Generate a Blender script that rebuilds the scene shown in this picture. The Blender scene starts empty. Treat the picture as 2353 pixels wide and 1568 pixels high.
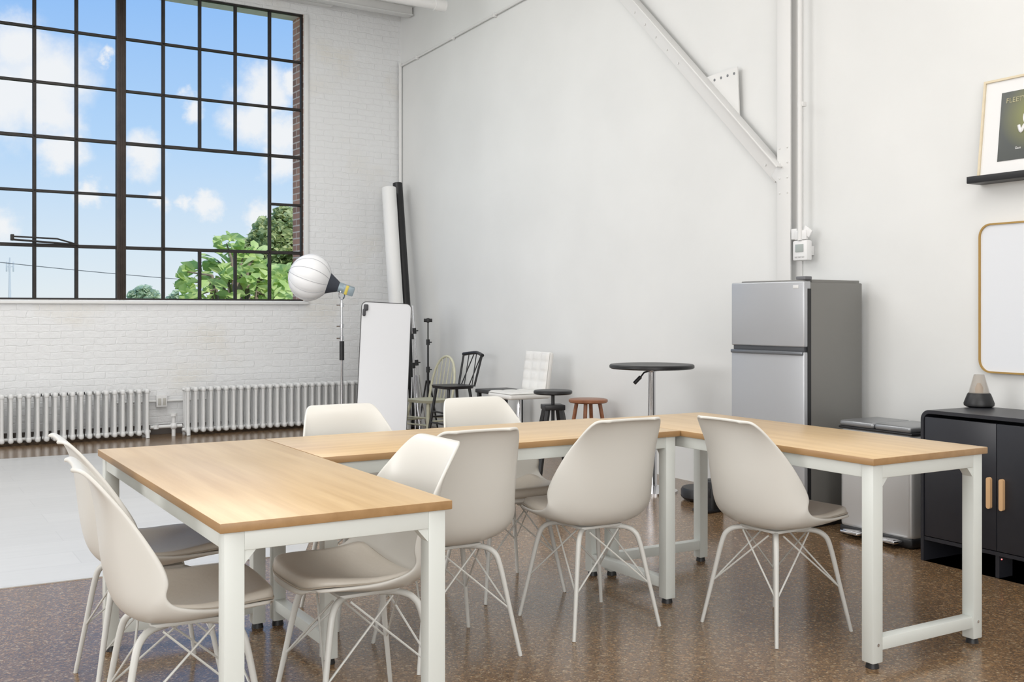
import bpy, bmesh, math, random
from mathutils import Vector, Matrix, Euler
random.seed(7)
F=2450.0; CX=1176.0; HY=715.0; H=1.27
scene=bpy.context.scene
COL=scene.collection
scene.view_settings.view_transform='Standard'
scene.view_settings.look='None'

# ---------------- helpers ----------------
def srgb(r,g,b):
    def c(x):
        x/=255.0
        return x/12.92 if x<=0.04045 else ((x+0.055)/1.055)**2.4
    return (c(r),c(g),c(b),1)
def mat(name,col,rough=0.5,metal=0.0,spec=0.5,coat=0.0,trans=0.0,bump=0,bscale=50,var=0.0,vscale=3.0,alpha=1.0):
    m=bpy.data.materials.new(name); m.use_nodes=True
    nt=m.node_tree; b=nt.nodes['Principled BSDF']
    b.inputs['Base Color'].default_value=col; b.inputs['Roughness'].default_value=rough
    b.inputs['Metallic'].default_value=metal; b.inputs['Specular IOR Level'].default_value=spec
    b.inputs['Coat Weight'].default_value=coat; b.inputs['Transmission Weight'].default_value=trans
    b.inputs['Alpha'].default_value=alpha
    tc=nt.nodes.new('ShaderNodeTexCoord')
    if var>0:
        n=nt.nodes.new('ShaderNodeTexNoise'); n.inputs['Scale'].default_value=vscale; n.inputs['Detail'].default_value=5
        nt.links.new(tc.outputs['Object'],n.inputs['Vector'])
        r=nt.nodes.new('ShaderNodeValToRGB')
        r.color_ramp.elements[0].position=.3; r.color_ramp.elements[1].position=.7
        r.color_ramp.elements[0].color=(col[0]*(1-var),col[1]*(1-var),col[2]*(1-var),1)
        r.color_ramp.elements[1].color=(min(1,col[0]*(1+var*.5)),min(1,col[1]*(1+var*.5)),min(1,col[2]*(1+var*.5)),1)
        nt.links.new(n.outputs['Fac'],r.inputs['Fac']); nt.links.new(r.outputs['Color'],b.inputs['Base Color'])
    if bump>0:
        n=nt.nodes.new('ShaderNodeTexNoise'); n.inputs['Scale'].default_value=bscale; n.inputs['Detail'].default_value=4
        nt.links.new(tc.outputs['Object'],n.inputs['Vector'])
        bp=nt.nodes.new('ShaderNodeBump'); bp.inputs['Strength'].default_value=bump; bp.inputs['Distance'].default_value=.01
        nt.links.new(n.outputs['Fac'],bp.inputs['Height']); nt.links.new(bp.outputs['Normal'],b.inputs['Normal'])
    return m
def finish(bm,name,m,parent=None,loc=(0,0,0),rz=0,smooth=True,angle=40,rot=None):
    bmesh.ops.recalc_face_normals(bm,faces=bm.faces)
    me=bpy.data.meshes.new(name); bm.to_mesh(me); bm.free()
    if smooth:
        for p in me.polygons: p.use_smooth=True
        me.set_sharp_from_angle(angle=math.radians(angle))
    if isinstance(m,(list,tuple)):
        for x in m: me.materials.append(x)
    else: me.materials.append(m)
    o=bpy.data.objects.new(name,me); COL.objects.link(o)
    o.location=loc; o.rotation_euler=rot if rot else (0,0,rz)
    if parent: o.parent=parent
    return o
def empty(name,label=None,cat=None,loc=(0,0,0),rz=0,group=None,kind=None,parent=None,rot=None):
    o=bpy.data.objects.new(name,None); o.empty_display_size=.1; COL.objects.link(o)
    o.location=loc; o.rotation_euler=rot if rot else (0,0,rz)
    if parent: o.parent=parent
    tag(o,label,cat,group,kind); return o
def tag(o,label=None,cat=None,group=None,kind=None):
    if label: o['label']=label
    if cat: o['category']=cat
    if group: o['group']=group
    if kind: o['kind']=kind
    return o
def clone(root,loc,rz,label=None):
    r=root.copy(); COL.objects.link(r); r.location=loc; r.rotation_euler=(0,0,rz)
    if label: r['label']=label
    def rec(src,dst):
        for c in src.children:
            k=c.copy(); COL.objects.link(k); k.parent=dst; rec(c,k)
    rec(root,r); return r
def box(bm,c,s,bev=0.0,M=None,seg=2):
    r=bmesh.ops.create_cube(bm,size=1.0)
    vs=r['verts']
    for v in vs: v.co=Vector((v.co.x*s[0],v.co.y*s[1],v.co.z*s[2]))
    if bev>0:
        es=list({e for v in vs for e in v.link_edges})
        rr=bmesh.ops.bevel(bm,geom=es,offset=bev,segments=seg,affect='EDGES',profile=.5)
        vs=list({v for f in rr['faces'] for v in f.verts}|{v for v in vs if v.is_valid})
    T=Matrix.Translation(Vector(c))
    if M is not None: T=Matrix.Translation(Vector(c))@M
    for v in vs: v.co=T@v.co
    return vs
def frame_from(t):
    t=t.normalized(); up=Vector((0,0,1)) if abs(t.z)<.95 else Vector((1,0,0))
    a=t.cross(up).normalized(); b=t.cross(a).normalized(); return a,b
def tube(bm,pts,r,seg=10,cap=True):
    pts=[Vector(p) for p in pts]; n=len(pts)
    rs=r if isinstance(r,(list,tuple)) else [r]*n
    rings=[]; a=None
    for i,p in enumerate(pts):
        if i==0: t=pts[1]-pts[0]
        elif i==n-1: t=pts[-1]-pts[-2]
        else: t=(pts[i+1]-pts[i]).normalized()+(pts[i]-pts[i-1]).normalized()
        t=t.normalized()
        if a is None: a,b=frame_from(t)
        else:
            a=(a-t*a.dot(t)).normalized(); b=t.cross(a).normalized()
        rings.append([bm.verts.new(p+rs[i]*(math.cos(2*math.pi*k/seg)*a+math.sin(2*math.pi*k/seg)*b)) for k in range(seg)])
    for i in range(n-1):
        for k in range(seg):
            bm.faces.new((rings[i][k],rings[i][(k+1)%seg],rings[i+1][(k+1)%seg],rings[i+1][k]))
    if cap:
        bm.faces.new(rings[0][::-1]); bm.faces.new(rings[-1])
def cyl(bm,p,q,r,r2=None,seg=20):
    tube(bm,[p,q],[r,r if r2 is None else r2],seg)
def lathe(bm,prof,seg=32,M=None,mod=None):
    M=M or Matrix.Identity(4); rings=[]
    for (r,z) in prof:
        if r<1e-6: rings.append([bm.verts.new(M@Vector((0,0,z)))])
        else: rings.append([bm.verts.new(M@Vector(((r*(mod(k/seg) if mod else 1))*math.cos(2*math.pi*k/seg),(r*(mod(k/seg) if mod else 1))*math.sin(2*math.pi*k/seg),z))) for k in range(seg)])
    for i in range(len(rings)-1):
        A,B=rings[i],rings[i+1]
        if len(A)==1 and len(B)==1: continue
        for k in range(seg):
            k2=(k+1)%seg
            if len(A)==1: bm.faces.new((A[0],B[k2],B[k]))
            elif len(B)==1: bm.faces.new((A[k],A[k2],B[0]))
            else: bm.faces.new((A[k],A[k2],B[k2],B[k]))
def prism(bm,poly,y0,y1):
    a=[bm.verts.new((x,y0,z)) for x,z in poly]; b=[bm.verts.new((x,y1,z)) for x,z in poly]
    bm.faces.new(a[::-1]); bm.faces.new(b)
    n=len(poly)
    for i in range(n): bm.faces.new((a[i],a[(i+1)%n],b[(i+1)%n],b[i]))
def catmull(P,n=6):
    P=[Vector(p) for p in P]; out=[]
    for i in range(len(P)-1):
        p0=P[max(i-1,0)];p1=P[i];p2=P[i+1];p3=P[min(i+2,len(P)-1)]
        for k in range(n):
            t=k/n
            out.append(.5*((2*p1)+(-p0+p2)*t+(2*p0-5*p1+4*p2-p3)*t*t+(-p0+3*p1-3*p2+p3)*t**3))
    out.append(P[-1]); return out
def rrect(w,h,r,n=6,cx=0,cz=0):
    pts=[]
    for (sx,sz,a0) in ((1,1,0),(-1,1,90),(-1,-1,180),(1,-1,270)):
        for k in range(n+1):
            a=math.radians(a0+90*k/n)
            pts.append((cx+sx*(w/2-r)+r*math.cos(a),cz+sz*(h/2-r)+r*math.sin(a)))
    return pts
def ringprism(bm,outer,inner,y0,y1):
    n=len(outer)
    V=[[bm.verts.new((x,y,z)) for x,z in P] for P,y in ((outer,y0),(inner,y0),(inner,y1),(outer,y1))]
    for i in range(n):
        j=(i+1)%n
        for a,b in ((0,1),(1,2),(2,3),(3,0)):
            bm.faces.new((V[a][i],V[a][j],V[b][j],V[b][i]))

# ---------------- wall frames ----------------
C=Vector((-1.306,12.5)); aR=math.atan2(-.865,.502); aL=math.atan2(.546,.8378)
dR=Vector((math.cos(aR),math.sin(aR))); dL=Vector((math.cos(aL),math.sin(aL)))
nR=Vector((dR.y,-dR.x)); nL=Vector((dL.y,-dL.x))
def onwall(d,n,u,v,off=0.0):
    a=(u-CX)/F; c=C+n*off
    x=(a*c.y-c.x)/(d.x-d.y*a)
    Y=c.y+d.y*x
    return x,H-(v-HY)*Y/F
def wr(u,v,off=0.0): return onwall(dR,nR,u,v,off)
def wl(u,v,off=0.0): return onwall(dL,nL,u,v,off)
def fl(u,v):
    Y=H*F/(v-HY); return ((u-CX)*Y/F,Y)
def at(u,Y): return (u-CX)/F*Y
RL=(C.x,C.y,0)

# ---------------- materials ----------------
def wall_brick():
    m=bpy.data.materials.new('painted_brick'); m.use_nodes=True; nt=m.node_tree; b=nt.nodes['Principled BSDF']
    tc=nt.nodes.new('ShaderNodeTexCoord'); sp=nt.nodes.new('ShaderNodeSeparateXYZ'); cb=nt.nodes.new('ShaderNodeCombineXYZ')
    nt.links.new(tc.outputs['Object'],sp.inputs[0]); nt.links.new(sp.outputs['X'],cb.inputs['X']); nt.links.new(sp.outputs['Z'],cb.inputs['Y'])
    nz=nt.nodes.new('ShaderNodeTexNoise'); nz.inputs['Scale'].default_value=8; nz.inputs['Detail'].default_value=3; nt.links.new(cb.outputs[0],nz.inputs['Vector'])
    mx=nt.nodes.new('ShaderNodeVectorMath'); mx.operation='MULTIPLY_ADD'; mx.inputs[1].default_value=(.06,.04,0)
    nt.links.new(nz.outputs['Color'],mx.inputs[0]); nt.links.new(cb.outputs[0],mx.inputs[2])
    br=nt.nodes.new('ShaderNodeTexBrick'); br.inputs['Scale'].default_value=1; br.inputs['Brick Width'].default_value=.205
    br.inputs['Row Height'].default_value=.068; br.inputs['Mortar Size'].default_value=.007; br.inputs['Mortar Smooth'].default_value=1.0
    br.inputs['Color1'].default_value=(1,1,1,1); br.inputs['Color2'].default_value=(.6,.6,.6,1); br.inputs['Mortar'].default_value=(.3,.3,.3,1)
    nt.links.new(mx.outputs[0],br.inputs['Vector'])
    n2=nt.nodes.new('ShaderNodeTexNoise'); n2.inputs['Scale'].default_value=1.1; n2.inputs['Detail'].default_value=7; nt.links.new(cb.outputs[0],n2.inputs['Vector'])
    cr=nt.nodes.new('ShaderNodeValToRGB'); cr.color_ramp.elements[0].position=.28; cr.color_ramp.elements[1].position=.45
    cr.color_ramp.elements[0].color=srgb(220,217,210); cr.color_ramp.elements[1].color=srgb(227,228,229)
    nt.links.new(n2.outputs['Fac'],cr.inputs['Fac'])
    mm=nt.nodes.new('ShaderNodeMix'); mm.data_type='RGBA'; mm.inputs[7].default_value=srgb(224,225,226)
    nt.links.new(br.outputs['Fac'],mm.inputs[0]); nt.links.new(cr.outputs['Color'],mm.inputs[6])
    nt.links.new(mm.outputs[2],b.inputs['Base Color'])
    n3=nt.nodes.new('ShaderNodeTexNoise'); n3.inputs['Scale'].default_value=16; n3.inputs['Detail'].default_value=5; nt.links.new(cb.outputs[0],n3.inputs['Vector'])
    ad=nt.nodes.new('ShaderNodeMath'); ad.operation='MULTIPLY_ADD'; ad.inputs[1].default_value=2.2
    rgb=nt.nodes.new('ShaderNodeRGBToBW'); nt.links.new(br.outputs['Color'],rgb.inputs[0])
    nt.links.new(n3.outputs['Fac'],ad.inputs[0]); nt.links.new(rgb.outputs[0],ad.inputs[2])
    bp=nt.nodes.new('ShaderNodeBump'); bp.inputs['Strength'].default_value=.5; bp.inputs['Distance'].default_value=.008
    nt.links.new(ad.outputs[0],bp.inputs['Height']); nt.links.new(bp.outputs['Normal'],b.inputs['Normal'])
    b.inputs['Roughness'].default_value=.5
    return m
def red_brick():
    m=bpy.data.materials.new('red_brick'); m.use_nodes=True; nt=m.node_tree; b=nt.nodes['Principled BSDF']
    tc=nt.nodes.new('ShaderNodeTexCoord'); sp=nt.nodes.new('ShaderNodeSeparateXYZ'); cb=nt.nodes.new('ShaderNodeCombineXYZ')
    nt.links.new(tc.outputs['Object'],sp.inputs[0]); nt.links.new(sp.outputs['Y'],cb.inputs['X']); nt.links.new(sp.outputs['Z'],cb.inputs['Y'])
    br=nt.nodes.new('ShaderNodeTexBrick'); br.inputs['Scale'].default_value=1; br.inputs['Brick Width'].default_value=.215
    br.inputs['Row Height'].default_value=.072; br.inputs['Mortar Size'].default_value=.008
    br.inputs['Color1'].default_value=srgb(180,140,122); br.inputs['Color2'].default_value=srgb(138,106,94); br.inputs['Mortar'].default_value=srgb(198,186,178)
    nt.links.new(cb.outputs[0],br.inputs['Vector']); nt.links.new(br.outputs['Color'],b.inputs['Base Color']); b.inputs['Roughness'].default_value=.9
    return m
def floor_mat():
    m=bpy.data.materials.new('polished_aggregate_concrete'); m.use_nodes=True; nt=m.node_tree; b=nt.nodes['Principled BSDF']
    tc=nt.nodes.new('ShaderNodeTexCoord')
    n=nt.nodes.new('ShaderNodeTexNoise'); n.inputs['Scale'].default_value=1.1; n.inputs['Detail'].default_value=8; n.inputs['Roughness'].default_value=.65; nt.links.new(tc.outputs['Object'],n.inputs['Vector'])
    c1=nt.nodes.new('ShaderNodeValToRGB'); c1.color_ramp.elements[0].position=.3; c1.color_ramp.elements[1].position=.72
    c1.color_ramp.elements[0].color=srgb(106,83,60); c1.color_ramp.elements[1].color=srgb(140,115,88); nt.links.new(n.outputs['Fac'],c1.inputs['Fac'])
    prev=c1.outputs['Color']
    for sc,fac in ((75,.40),(170,.40)):
        v=nt.nodes.new('ShaderNodeTexVoronoi'); v.inputs['Scale'].default_value=sc; v.inputs['Randomness'].default_value=1; nt.links.new(tc.outputs['Object'],v.inputs['Vector'])
        bw=nt.nodes.new('ShaderNodeSeparateColor'); nt.links.new(v.outputs['Color'],bw.inputs[0])
        c2=nt.nodes.new('ShaderNodeValToRGB'); c2.color_ramp.interpolation='CONSTANT'
        els=c2.color_ramp.elements; els[0].position=0; els[0].color=srgb(68,50,35); els[1].position=.22; els[1].color=srgb(120,96,71)
        for p,c in ((.5,srgb(104,80,57)),(.78,srgb(168,130,88)),(.88,srgb(196,176,144)),(.94,srgb(86,73,61))):
            e=els.new(p); e.color=c
        nt.links.new(bw.outputs[0],c2.inputs['Fac'])
        mx=nt.nodes.new('ShaderNodeMix'); mx.data_type='RGBA'; mx.inputs[0].default_value=fac
        nt.links.new(prev,mx.inputs[6]); nt.links.new(c2.outputs['Color'],mx.inputs[7]); prev=mx.outputs[2]
    nt.links.new(prev,b.inputs['Base Color'])
    r=nt.nodes.new('ShaderNodeMapRange'); r.inputs[3].default_value=.1; r.inputs[4].default_value=.3; nt.links.new(n.outputs['Fac'],r.inputs[0]); nt.links.new(r.outputs[0],b.inputs['Roughness'])
    b.inputs['Specular IOR Level'].default_value=.6
    return m
def wood(name,c1,c2,rough=.35,sx=1.2,sy=22):
    m=bpy.data.materials.new(name); m.use_nodes=True; nt=m.node_tree; b=nt.nodes['Principled BSDF']
    tc=nt.nodes.new('ShaderNodeTexCoord'); mp=nt.nodes.new('ShaderNodeMapping'); mp.inputs['Scale'].default_value=(sx,sy,sy)
    nt.links.new(tc.outputs['Object'],mp.inputs[0])
    n=nt.nodes.new('ShaderNodeTexNoise'); n.inputs['Scale'].default_value=1; n.inputs['Detail'].default_value=7; n.inputs['Roughness'].default_value=.6
    nt.links.new(mp.outputs[0],n.inputs['Vector'])
    r=nt.nodes.new('ShaderNodeValToRGB'); r.color_ramp.elements[0].position=.28; r.color_ramp.elements[1].position=.68
    r.color_ramp.elements[0].color=c1; r.color_ramp.elements[1].color=c2
    nt.links.new(n.outputs['Fac'],r.inputs['Fac']); nt.links.new(r.outputs['Color'],b.inputs['Base Color']); b.inputs['Roughness'].default_value=rough
    return m
def tile_mat():
    m=bpy.data.materials.new('white_vinyl_tiles'); m.use_nodes=True; nt=m.node_tree; b=nt.nodes['Principled BSDF']
    tc=nt.nodes.new('ShaderNodeTexCoord'); mp=nt.nodes.new('ShaderNodeMapping'); mp.inputs['Rotation'].default_value=(0,0,-.54)
    nt.links.new(tc.outputs['Object'],mp.inputs[0])
    br=nt.nodes.new('ShaderNodeTexBrick'); br.inputs['Scale'].default_value=1; br.inputs['Brick Width'].default_value=.9; br.inputs['Row Height'].default_value=.3
    br.inputs['Mortar Size'].default_value=.003
    br.inputs['Color1'].default_value=srgb(205,205,204); br.inputs['Color2'].default_value=srgb(199,199,198); br.inputs['Mortar'].default_value=srgb(193,193,192)
    n=nt.nodes.new('ShaderNodeTexNoise'); n.inputs['Scale'].default_value=3; n.inputs['Detail'].default_value=6
    mp2=nt.nodes.new('ShaderNodeMapping'); mp2.inputs['Scale'].default_value=(1,6,1); nt.links.new(mp.outputs[0],mp2.inputs[0]); nt.links.new(mp2.outputs[0],n.inputs['Vector'])
    nt.links.new(mp.outputs[0],br.inputs['Vector'])
    mx=nt.nodes.new('ShaderNodeMix'); mx.data_type='RGBA'; mx.blend_type='MULTIPLY'; mx.inputs[0].default_value=.12
    nt.links.new(br.outputs['Color'],mx.inputs[6]); nt.links.new(n.outputs['Fac'],mx.inputs[7]); nt.links.new(mx.outputs[2],b.inputs['Base Color']); b.inputs['Roughness'].default_value=.3
    return m
M_brick=wall_brick(); M_red=red_brick(); M_floor=floor_mat(); M_tile=tile_mat()
M_plaster=mat('white_plaster',srgb(225,226,225),.6,var=.05,vscale=1.0,bump=.12,bscale=9)
M_paint=mat('white_paint',srgb(222,222,221),.45)
M_ceil=mat('ceiling_paint',srgb(228,228,226),.7)
M_frame=mat('rusty_black_steel',srgb(38,34,32),.6,var=.3,vscale=12)
M_mull=mat('brown_steel',srgb(58,48,42),.6,var=.3,vscale=8)
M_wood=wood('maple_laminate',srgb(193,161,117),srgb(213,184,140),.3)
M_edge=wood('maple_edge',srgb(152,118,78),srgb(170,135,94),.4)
M_metal=mat('white_powder_coated_steel',srgb(215,219,215),.4)
M_shell=mat('cream_plastic',srgb(214,212,206),.36,var=.02,vscale=2)
M_cush=mat('cream_leatherette',srgb(201,194,183),.42,bump=.15,bscale=40)
M_seam=mat('cushion_piping',srgb(176,166,152),.5)
M_leg=mat('chair_leg_paint',srgb(206,206,202),.4)
M_black=mat('black_plastic',srgb(30,30,32),.45)
M_blackw=mat('black_painted_wood',srgb(34,34,36),.4,var=.2,vscale=6)
M_blackc=mat('black_cabinet',srgb(38,39,45),.38)
M_chrome=mat('chrome',srgb(220,220,223),.14,1.0)
M_steel=mat('stainless_steel',srgb(183,185,189),.36,.55)
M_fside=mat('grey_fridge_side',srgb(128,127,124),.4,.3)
M_rad=mat('silver_white_radiator_paint',srgb(218,219,219),.42)
M_roll=mat('white_paper',srgb(230,230,229),.6)
M_cream=mat('worn_cream_paint',srgb(212,210,186),.5,var=.12,vscale=15)
M_stool=wood('reddish_wood',srgb(128,80,52),srgb(158,102,68),.35,3,25)
M_light=mat('softbox_fabric',srgb(240,240,241),.7)
M_gold=mat('gold_frame',srgb(185,150,88),.35,.5)
M_oak=wood('oak_frame',srgb(208,194,165),srgb(220,207,180),.4,3,20)
M_white=mat('white_plastic',srgb(228,228,228),.4)
M_board=mat('whiteboard_surface',srgb(224,227,232),.2)
M_leather=mat('white_tufted_leather',srgb(226,225,222),.4)
M_tan=mat('light_wood_handle',srgb(214,174,130),.45)

# ---------------- shell ----------------
CH=4.74
RC=C+dR*17.0; LC=C-dL*12.0; BC=LC+dR*17.0
bm=bmesh.new()
def quadprism(bm,pts,z0,z1):
    a=[bm.verts.new((p[0],p[1],z0)) for p in pts]; b=[bm.verts.new((p[0],p[1],z1)) for p in pts]
    bm.faces.new(a[::-1]); bm.faces.new(b); n=len(pts)
    for i in range(n): bm.faces.new((a[i],a[(i+1)%n],b[(i+1)%n],b[i]))
quadprism(bm,[C,LC,BC,RC],-.15,0)
tag(finish(bm,'floor',M_floor,smooth=False),'polished brown aggregate concrete floor','floor',kind='structure')
bm=bmesh.new(); quadprism(bm,[C,LC,BC,RC],CH,CH+.15)
tag(finish(bm,'ceiling',M_ceil,smooth=False),'white painted ceiling','ceiling',kind='structure')
bm=bmesh.new(); box(bm,(8.4,.12,2.4),(17.4,.24,4.8))
tag(finish(bm,'wall_right',M_plaster,loc=RL,rz=aR,smooth=False),'smooth white plaster wall','wall',kind='structure')
WX1,Z0=wl(697,692); Z1=wl(697,33)[1]; RH=(Z1-Z0)/6
cols=[wl(u,600)[0] for u in (697,622,543,461,377,279,177,80)]
cols+= [cols[-1]-.39, cols[-1]-.78]
WX0=cols[-1]-.04
bm=bmesh.new()
def wbox(x0,x1,z0,z1): box(bm,((x0+x1)/2,.16,(z0+z1)/2),(x1-x0,.32,z1-z0))
wbox(WX1,.0,Z0,Z1); wbox(-12,0,0,Z0); wbox(-12,0,Z1,4.8); wbox(-12,WX0,Z0,Z1)
bm.normal_update()
for f in bm.faces:
    c=f.calc_center_median()
    if abs(c.x-WX1)<.01 and abs(f.normal.x)>.9 and Z0<c.z<Z1: f.material_index=1
tag(finish(bm,'wall_left',[M_brick,M_red],loc=RL,rz=aL,smooth=False),'white painted brick wall around the big window','wall',kind='structure')
for nm,P,Q in (('wall_back',BC,RC),('wall_front',LC,BC)):
    d=(Q-P); L=d.length; a=math.atan2(d.y,d.x)
    bm=bmesh.new(); box(bm,(L/2,-.1,2.37),(L,.2,4.74))
    tag(finish(bm,nm,M_plaster,loc=(P.x,P.y,0),rz=a,smooth=False),'plain white wall','wall',kind='structure')

# window
win=empty('window_1','large multi-pane black steel industrial window','window',loc=RL,rz=aL,kind='structure')
bm=bmesh.new()
def vbar(x,z0,z1,w=.032,d=.035,y=.045): box(bm,(x,y,(z0+z1)/2),(w,d,z1-z0),.004,seg=1)
def hbar(z,x0,x1,w=.028,d=.035,y=.045): box(bm,((x0+x1)/2,y,z),(abs(x1-x0),d,w),.004,seg=1)
rows=[Z0+i*RH for i in range(7)]
for i,x in enumerate(cols):
    if i==5: continue
    if i in (2,3):
        vbar(x,rows[0],rows[1]); vbar(x,rows[3],rows[6])
    elif i in (0,9): vbar(x,rows[0],rows[6],.038,.05)
    else: vbar(x,rows[0],rows[6],.034)
for j,z in enumerate(rows):
    if j==2:
        hbar(z,cols[0],cols[1]); hbar(z,cols[4],cols[9])
    elif j in (0,6): hbar(z,cols[0],cols[9],.036,.05)
    else: hbar(z,cols[0],cols[9],.034 if j in (1,3) else .028)
finish(bm,'muntin_grid',M_frame,win)
bm=bmesh.new(); box(bm,(cols[5],.04,(Z0+Z1)/2),(.092,.07,Z1-Z0),.006)
box(bm,(cols[5]-.02,.0,(Z0+Z1)/2),(.012,.02,Z1-Z0),.003); box(bm,(cols[5]+.02,.0,(Z0+Z1)/2),(.012,.02,Z1-Z0),.003)
finish(bm,'mullion',M_mull,win)
gm=bpy.data.materials.new('window_glass'); gm.use_nodes=True; nt=gm.node_tree; nt.nodes.clear()
o_=nt.nodes.new('ShaderNodeOutputMaterial'); t_=nt.nodes.new('ShaderNodeBsdfTransparent'); t_.inputs[0].default_value=(.98,.985,.985,1)
nt.links.new(t_.outputs[0],o_.inputs[0])
bm=bmesh.new(); prism(bm,[(WX0,Z0),(WX1,Z0),(WX1,Z1),(WX0,Z1)],.055,.058)
finish(bm,'glass',gm,win,smooth=False)
x0,z0=wl(28,548,.02); x1,z1=wl(180,558,.02)
bm=bmesh.new(); tube(bm,[(x0,-.02,z0-.01),(x1,-.01,z1-.02)],.010,8); tube(bm,[(x0,-.02,z0+.02),((x0+x1)/2+.1,-.03,z0+.01),(x1,-.01,z1-.02)],.008,8)
box(bm,(x0,-.01,z0+.01),(.03,.04,.06),.004)
finish(bm,'window_stay',M_frame,win)
bm=bmesh.new(); box(bm,(WX1+.03,-.008,(Z0+Z1)/2),(.05,.02,Z1-Z0),.004)
tag(finish(bm,'trim_1',M_paint,loc=RL,rz=aL),'white trim strip beside window','trim',kind='structure')
bm=bmesh.new(); box(bm,((WX0+WX1)/2,-.01,Z0-.025),(WX1-WX0+.1,.05,.03),.006)
tag(finish(bm,'trim_2',M_paint,loc=RL,rz=aL),'white painted window sill','trim',kind='structure')
bm=bmesh.new(); box(bm,(-3.6,-.06,CH-.03),(5.4,.12,.06),.005)
tag(finish(bm,'trim_3',M_paint,loc=RL,rz=aL),'white steel lintel under ceiling','beam',kind='structure')
for k in range(2):
    bm=bmesh.new(); box(bm,(-2.2,-.35-k*.9,CH-.05),(4.3,.07,.1),.004); box(bm,(-2.2,-.35-k*.9,CH-.1),(4.3,.13,.012),.003)
    tag(finish(bm,'trim_%d'%(4+k),M_paint,loc=RL,rz=aL),'white painted steel ceiling joist','beam',kind='structure')
# ceiling pipe
Y=10.3; px=Vector((at(1021,Y),Y)); pz=H+(HY-14)*Y/F
bm=bmesh.new(); q=px-dL*6
cyl(bm,(q.x,q.y,pz),(px.x,px.y,pz),.05,seg=24); e_=px-dL*.12; cyl(bm,(e_.x,e_.y,pz),(px.x,px.y,pz),.058,seg=24)
for t in (.5,2.5,4.5):
    g=px-dL*t; cyl(bm,(g.x,g.y,pz),(g.x,g.y,CH),.008,seg=8)
tag(finish(bm,'ceiling_pipe',M_paint),'white painted pipe hung under the ceiling','pipe')

# conduits on right wall
pa_=wr(925,150,.025); pb_=wr(1195,2,.025); sl=(pb_[1]-pa_[1])/(pb_[0]-pa_[0])
bm=bmesh.new(); cyl(bm,(.04,-.025,pa_[1]),(pa_[0]+(CH-pa_[1])/sl if sl>.03 else 6.0,-.025,CH if sl>.03 else pa_[1]+sl*6),.012,seg=10)
for k in range(4):
    x=.5+k*.9; box(bm,(x,-.022,pa_[1]+sl*(x-pa_[0])),(.025,.04,.04),.004)
tag(finish(bm,'wall_conduit',M_paint,loc=RL,rz=aR),'thin white conduit running along the plaster wall','conduit')
bm=bmesh.new(); cyl(bm,(.05,-.025,0.0),(.05,-.025,pa_[1]+.03),.02,seg=10)
tag(finish(bm,'wall_conduit',M_paint,loc=RL,rz=aR),'white vertical conduit in the wall corner','conduit')

# steel column
xa=wr(1797,500)[0]; xb=wr(1845,500)[0]; xc=(xa+xb)/2
bm=bmesh.new(); box(bm,(xc,-.006,CH/2),(.19,.012,CH),.002); box(bm,(xc-.01,-.035,CH/2),(.012,.06,CH),.002); box(bm,(xc-.01,-.065,CH/2),(.12,.012,CH),.002)
col=tag(finish(bm,'steel_column',M_paint,loc=RL,rz=aR),'white painted steel column on the wall','column')
for i in range(4):
    z=wr(1800,345+i*34)[1]
    for s in (-.035,.035):
        bm=bmesh.new(); bmesh.ops.create_icosphere(bm,subdivisions=1,radius=.008,matrix=Matrix.Translation((xc-.01+s,-.072,z)))
        finish(bm,'bolt',M_paint,col)
# brace
p0=Vector(wr(1792,402,.05)); p1=Vector(wr(1445,0,.05)); d=(p1-p0).normalized(); p1b=p0+d*((CH-p0.y)/d.y)
ang=math.atan2(d.y,d.x); L=(p1b-p0).length; mid=(p0+p1b)/2
Mr=Matrix.Rotation(-ang,4,'Y')
brace=empty('diagonal_brace','white painted diagonal steel brace with riveted plates','steel brace',loc=RL,rz=aR)
bm=bmesh.new(); box(bm,(mid.x,-.05,mid.y),(L,.012,.13),.002,M=Mr); n2=Vector((-d.y,d.x))
box(bm,(mid.x-n2.x*.06,-.085,mid.y-n2.y*.06),(L,.07,.012),.002,M=Mr)
box(bm,(mid.x+n2.x*.055,-.03,mid.y+n2.y*.055),(L,.04,.012),.002,M=Mr)
finish(bm,'angle_bar',M_paint,brace)
bm=bmesh.new()
g=[wr(u,v,.04) for u,v in ((1618,180),(1695,153),(1699,268),(1690,264))]
prism(bm,g,-.045,-.035); finish(bm,'gusset_plate',M_paint,brace,smooth=False)
bm=bmesh.new(); box(bm,(p0.x+.02,-.06,p0.y),(.12,.02,.12),.003,M=Mr); finish(bm,'end_plate',M_paint,brace)
M_hole=mat('dark_bolt',srgb(120,122,126),.5)
for u,v in ((1641,184),(1656,179),(1671,174),(1686,169)):
    bm=bmesh.new(); x,z=wr(u,v,.047); cyl(bm,(x,-.047,z),(x,-.04,z),.010,seg=12)
    finish(bm,'bolt_hole',M_hole,brace)
for t in [.04]+[.38+.05*k for k in range(5)]:
    q=p0+(p1b-p0)*t
    for s in (-.03,.03):
        bm=bmesh.new(); cyl(bm,(q.x+n2.x*s,-.063,q.y+n2.y*s),(q.x+n2.x*s,-.054,q.y+n2.y*s),.009,seg=8)
        finish(bm,'bolt',M_paint,brace)
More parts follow.
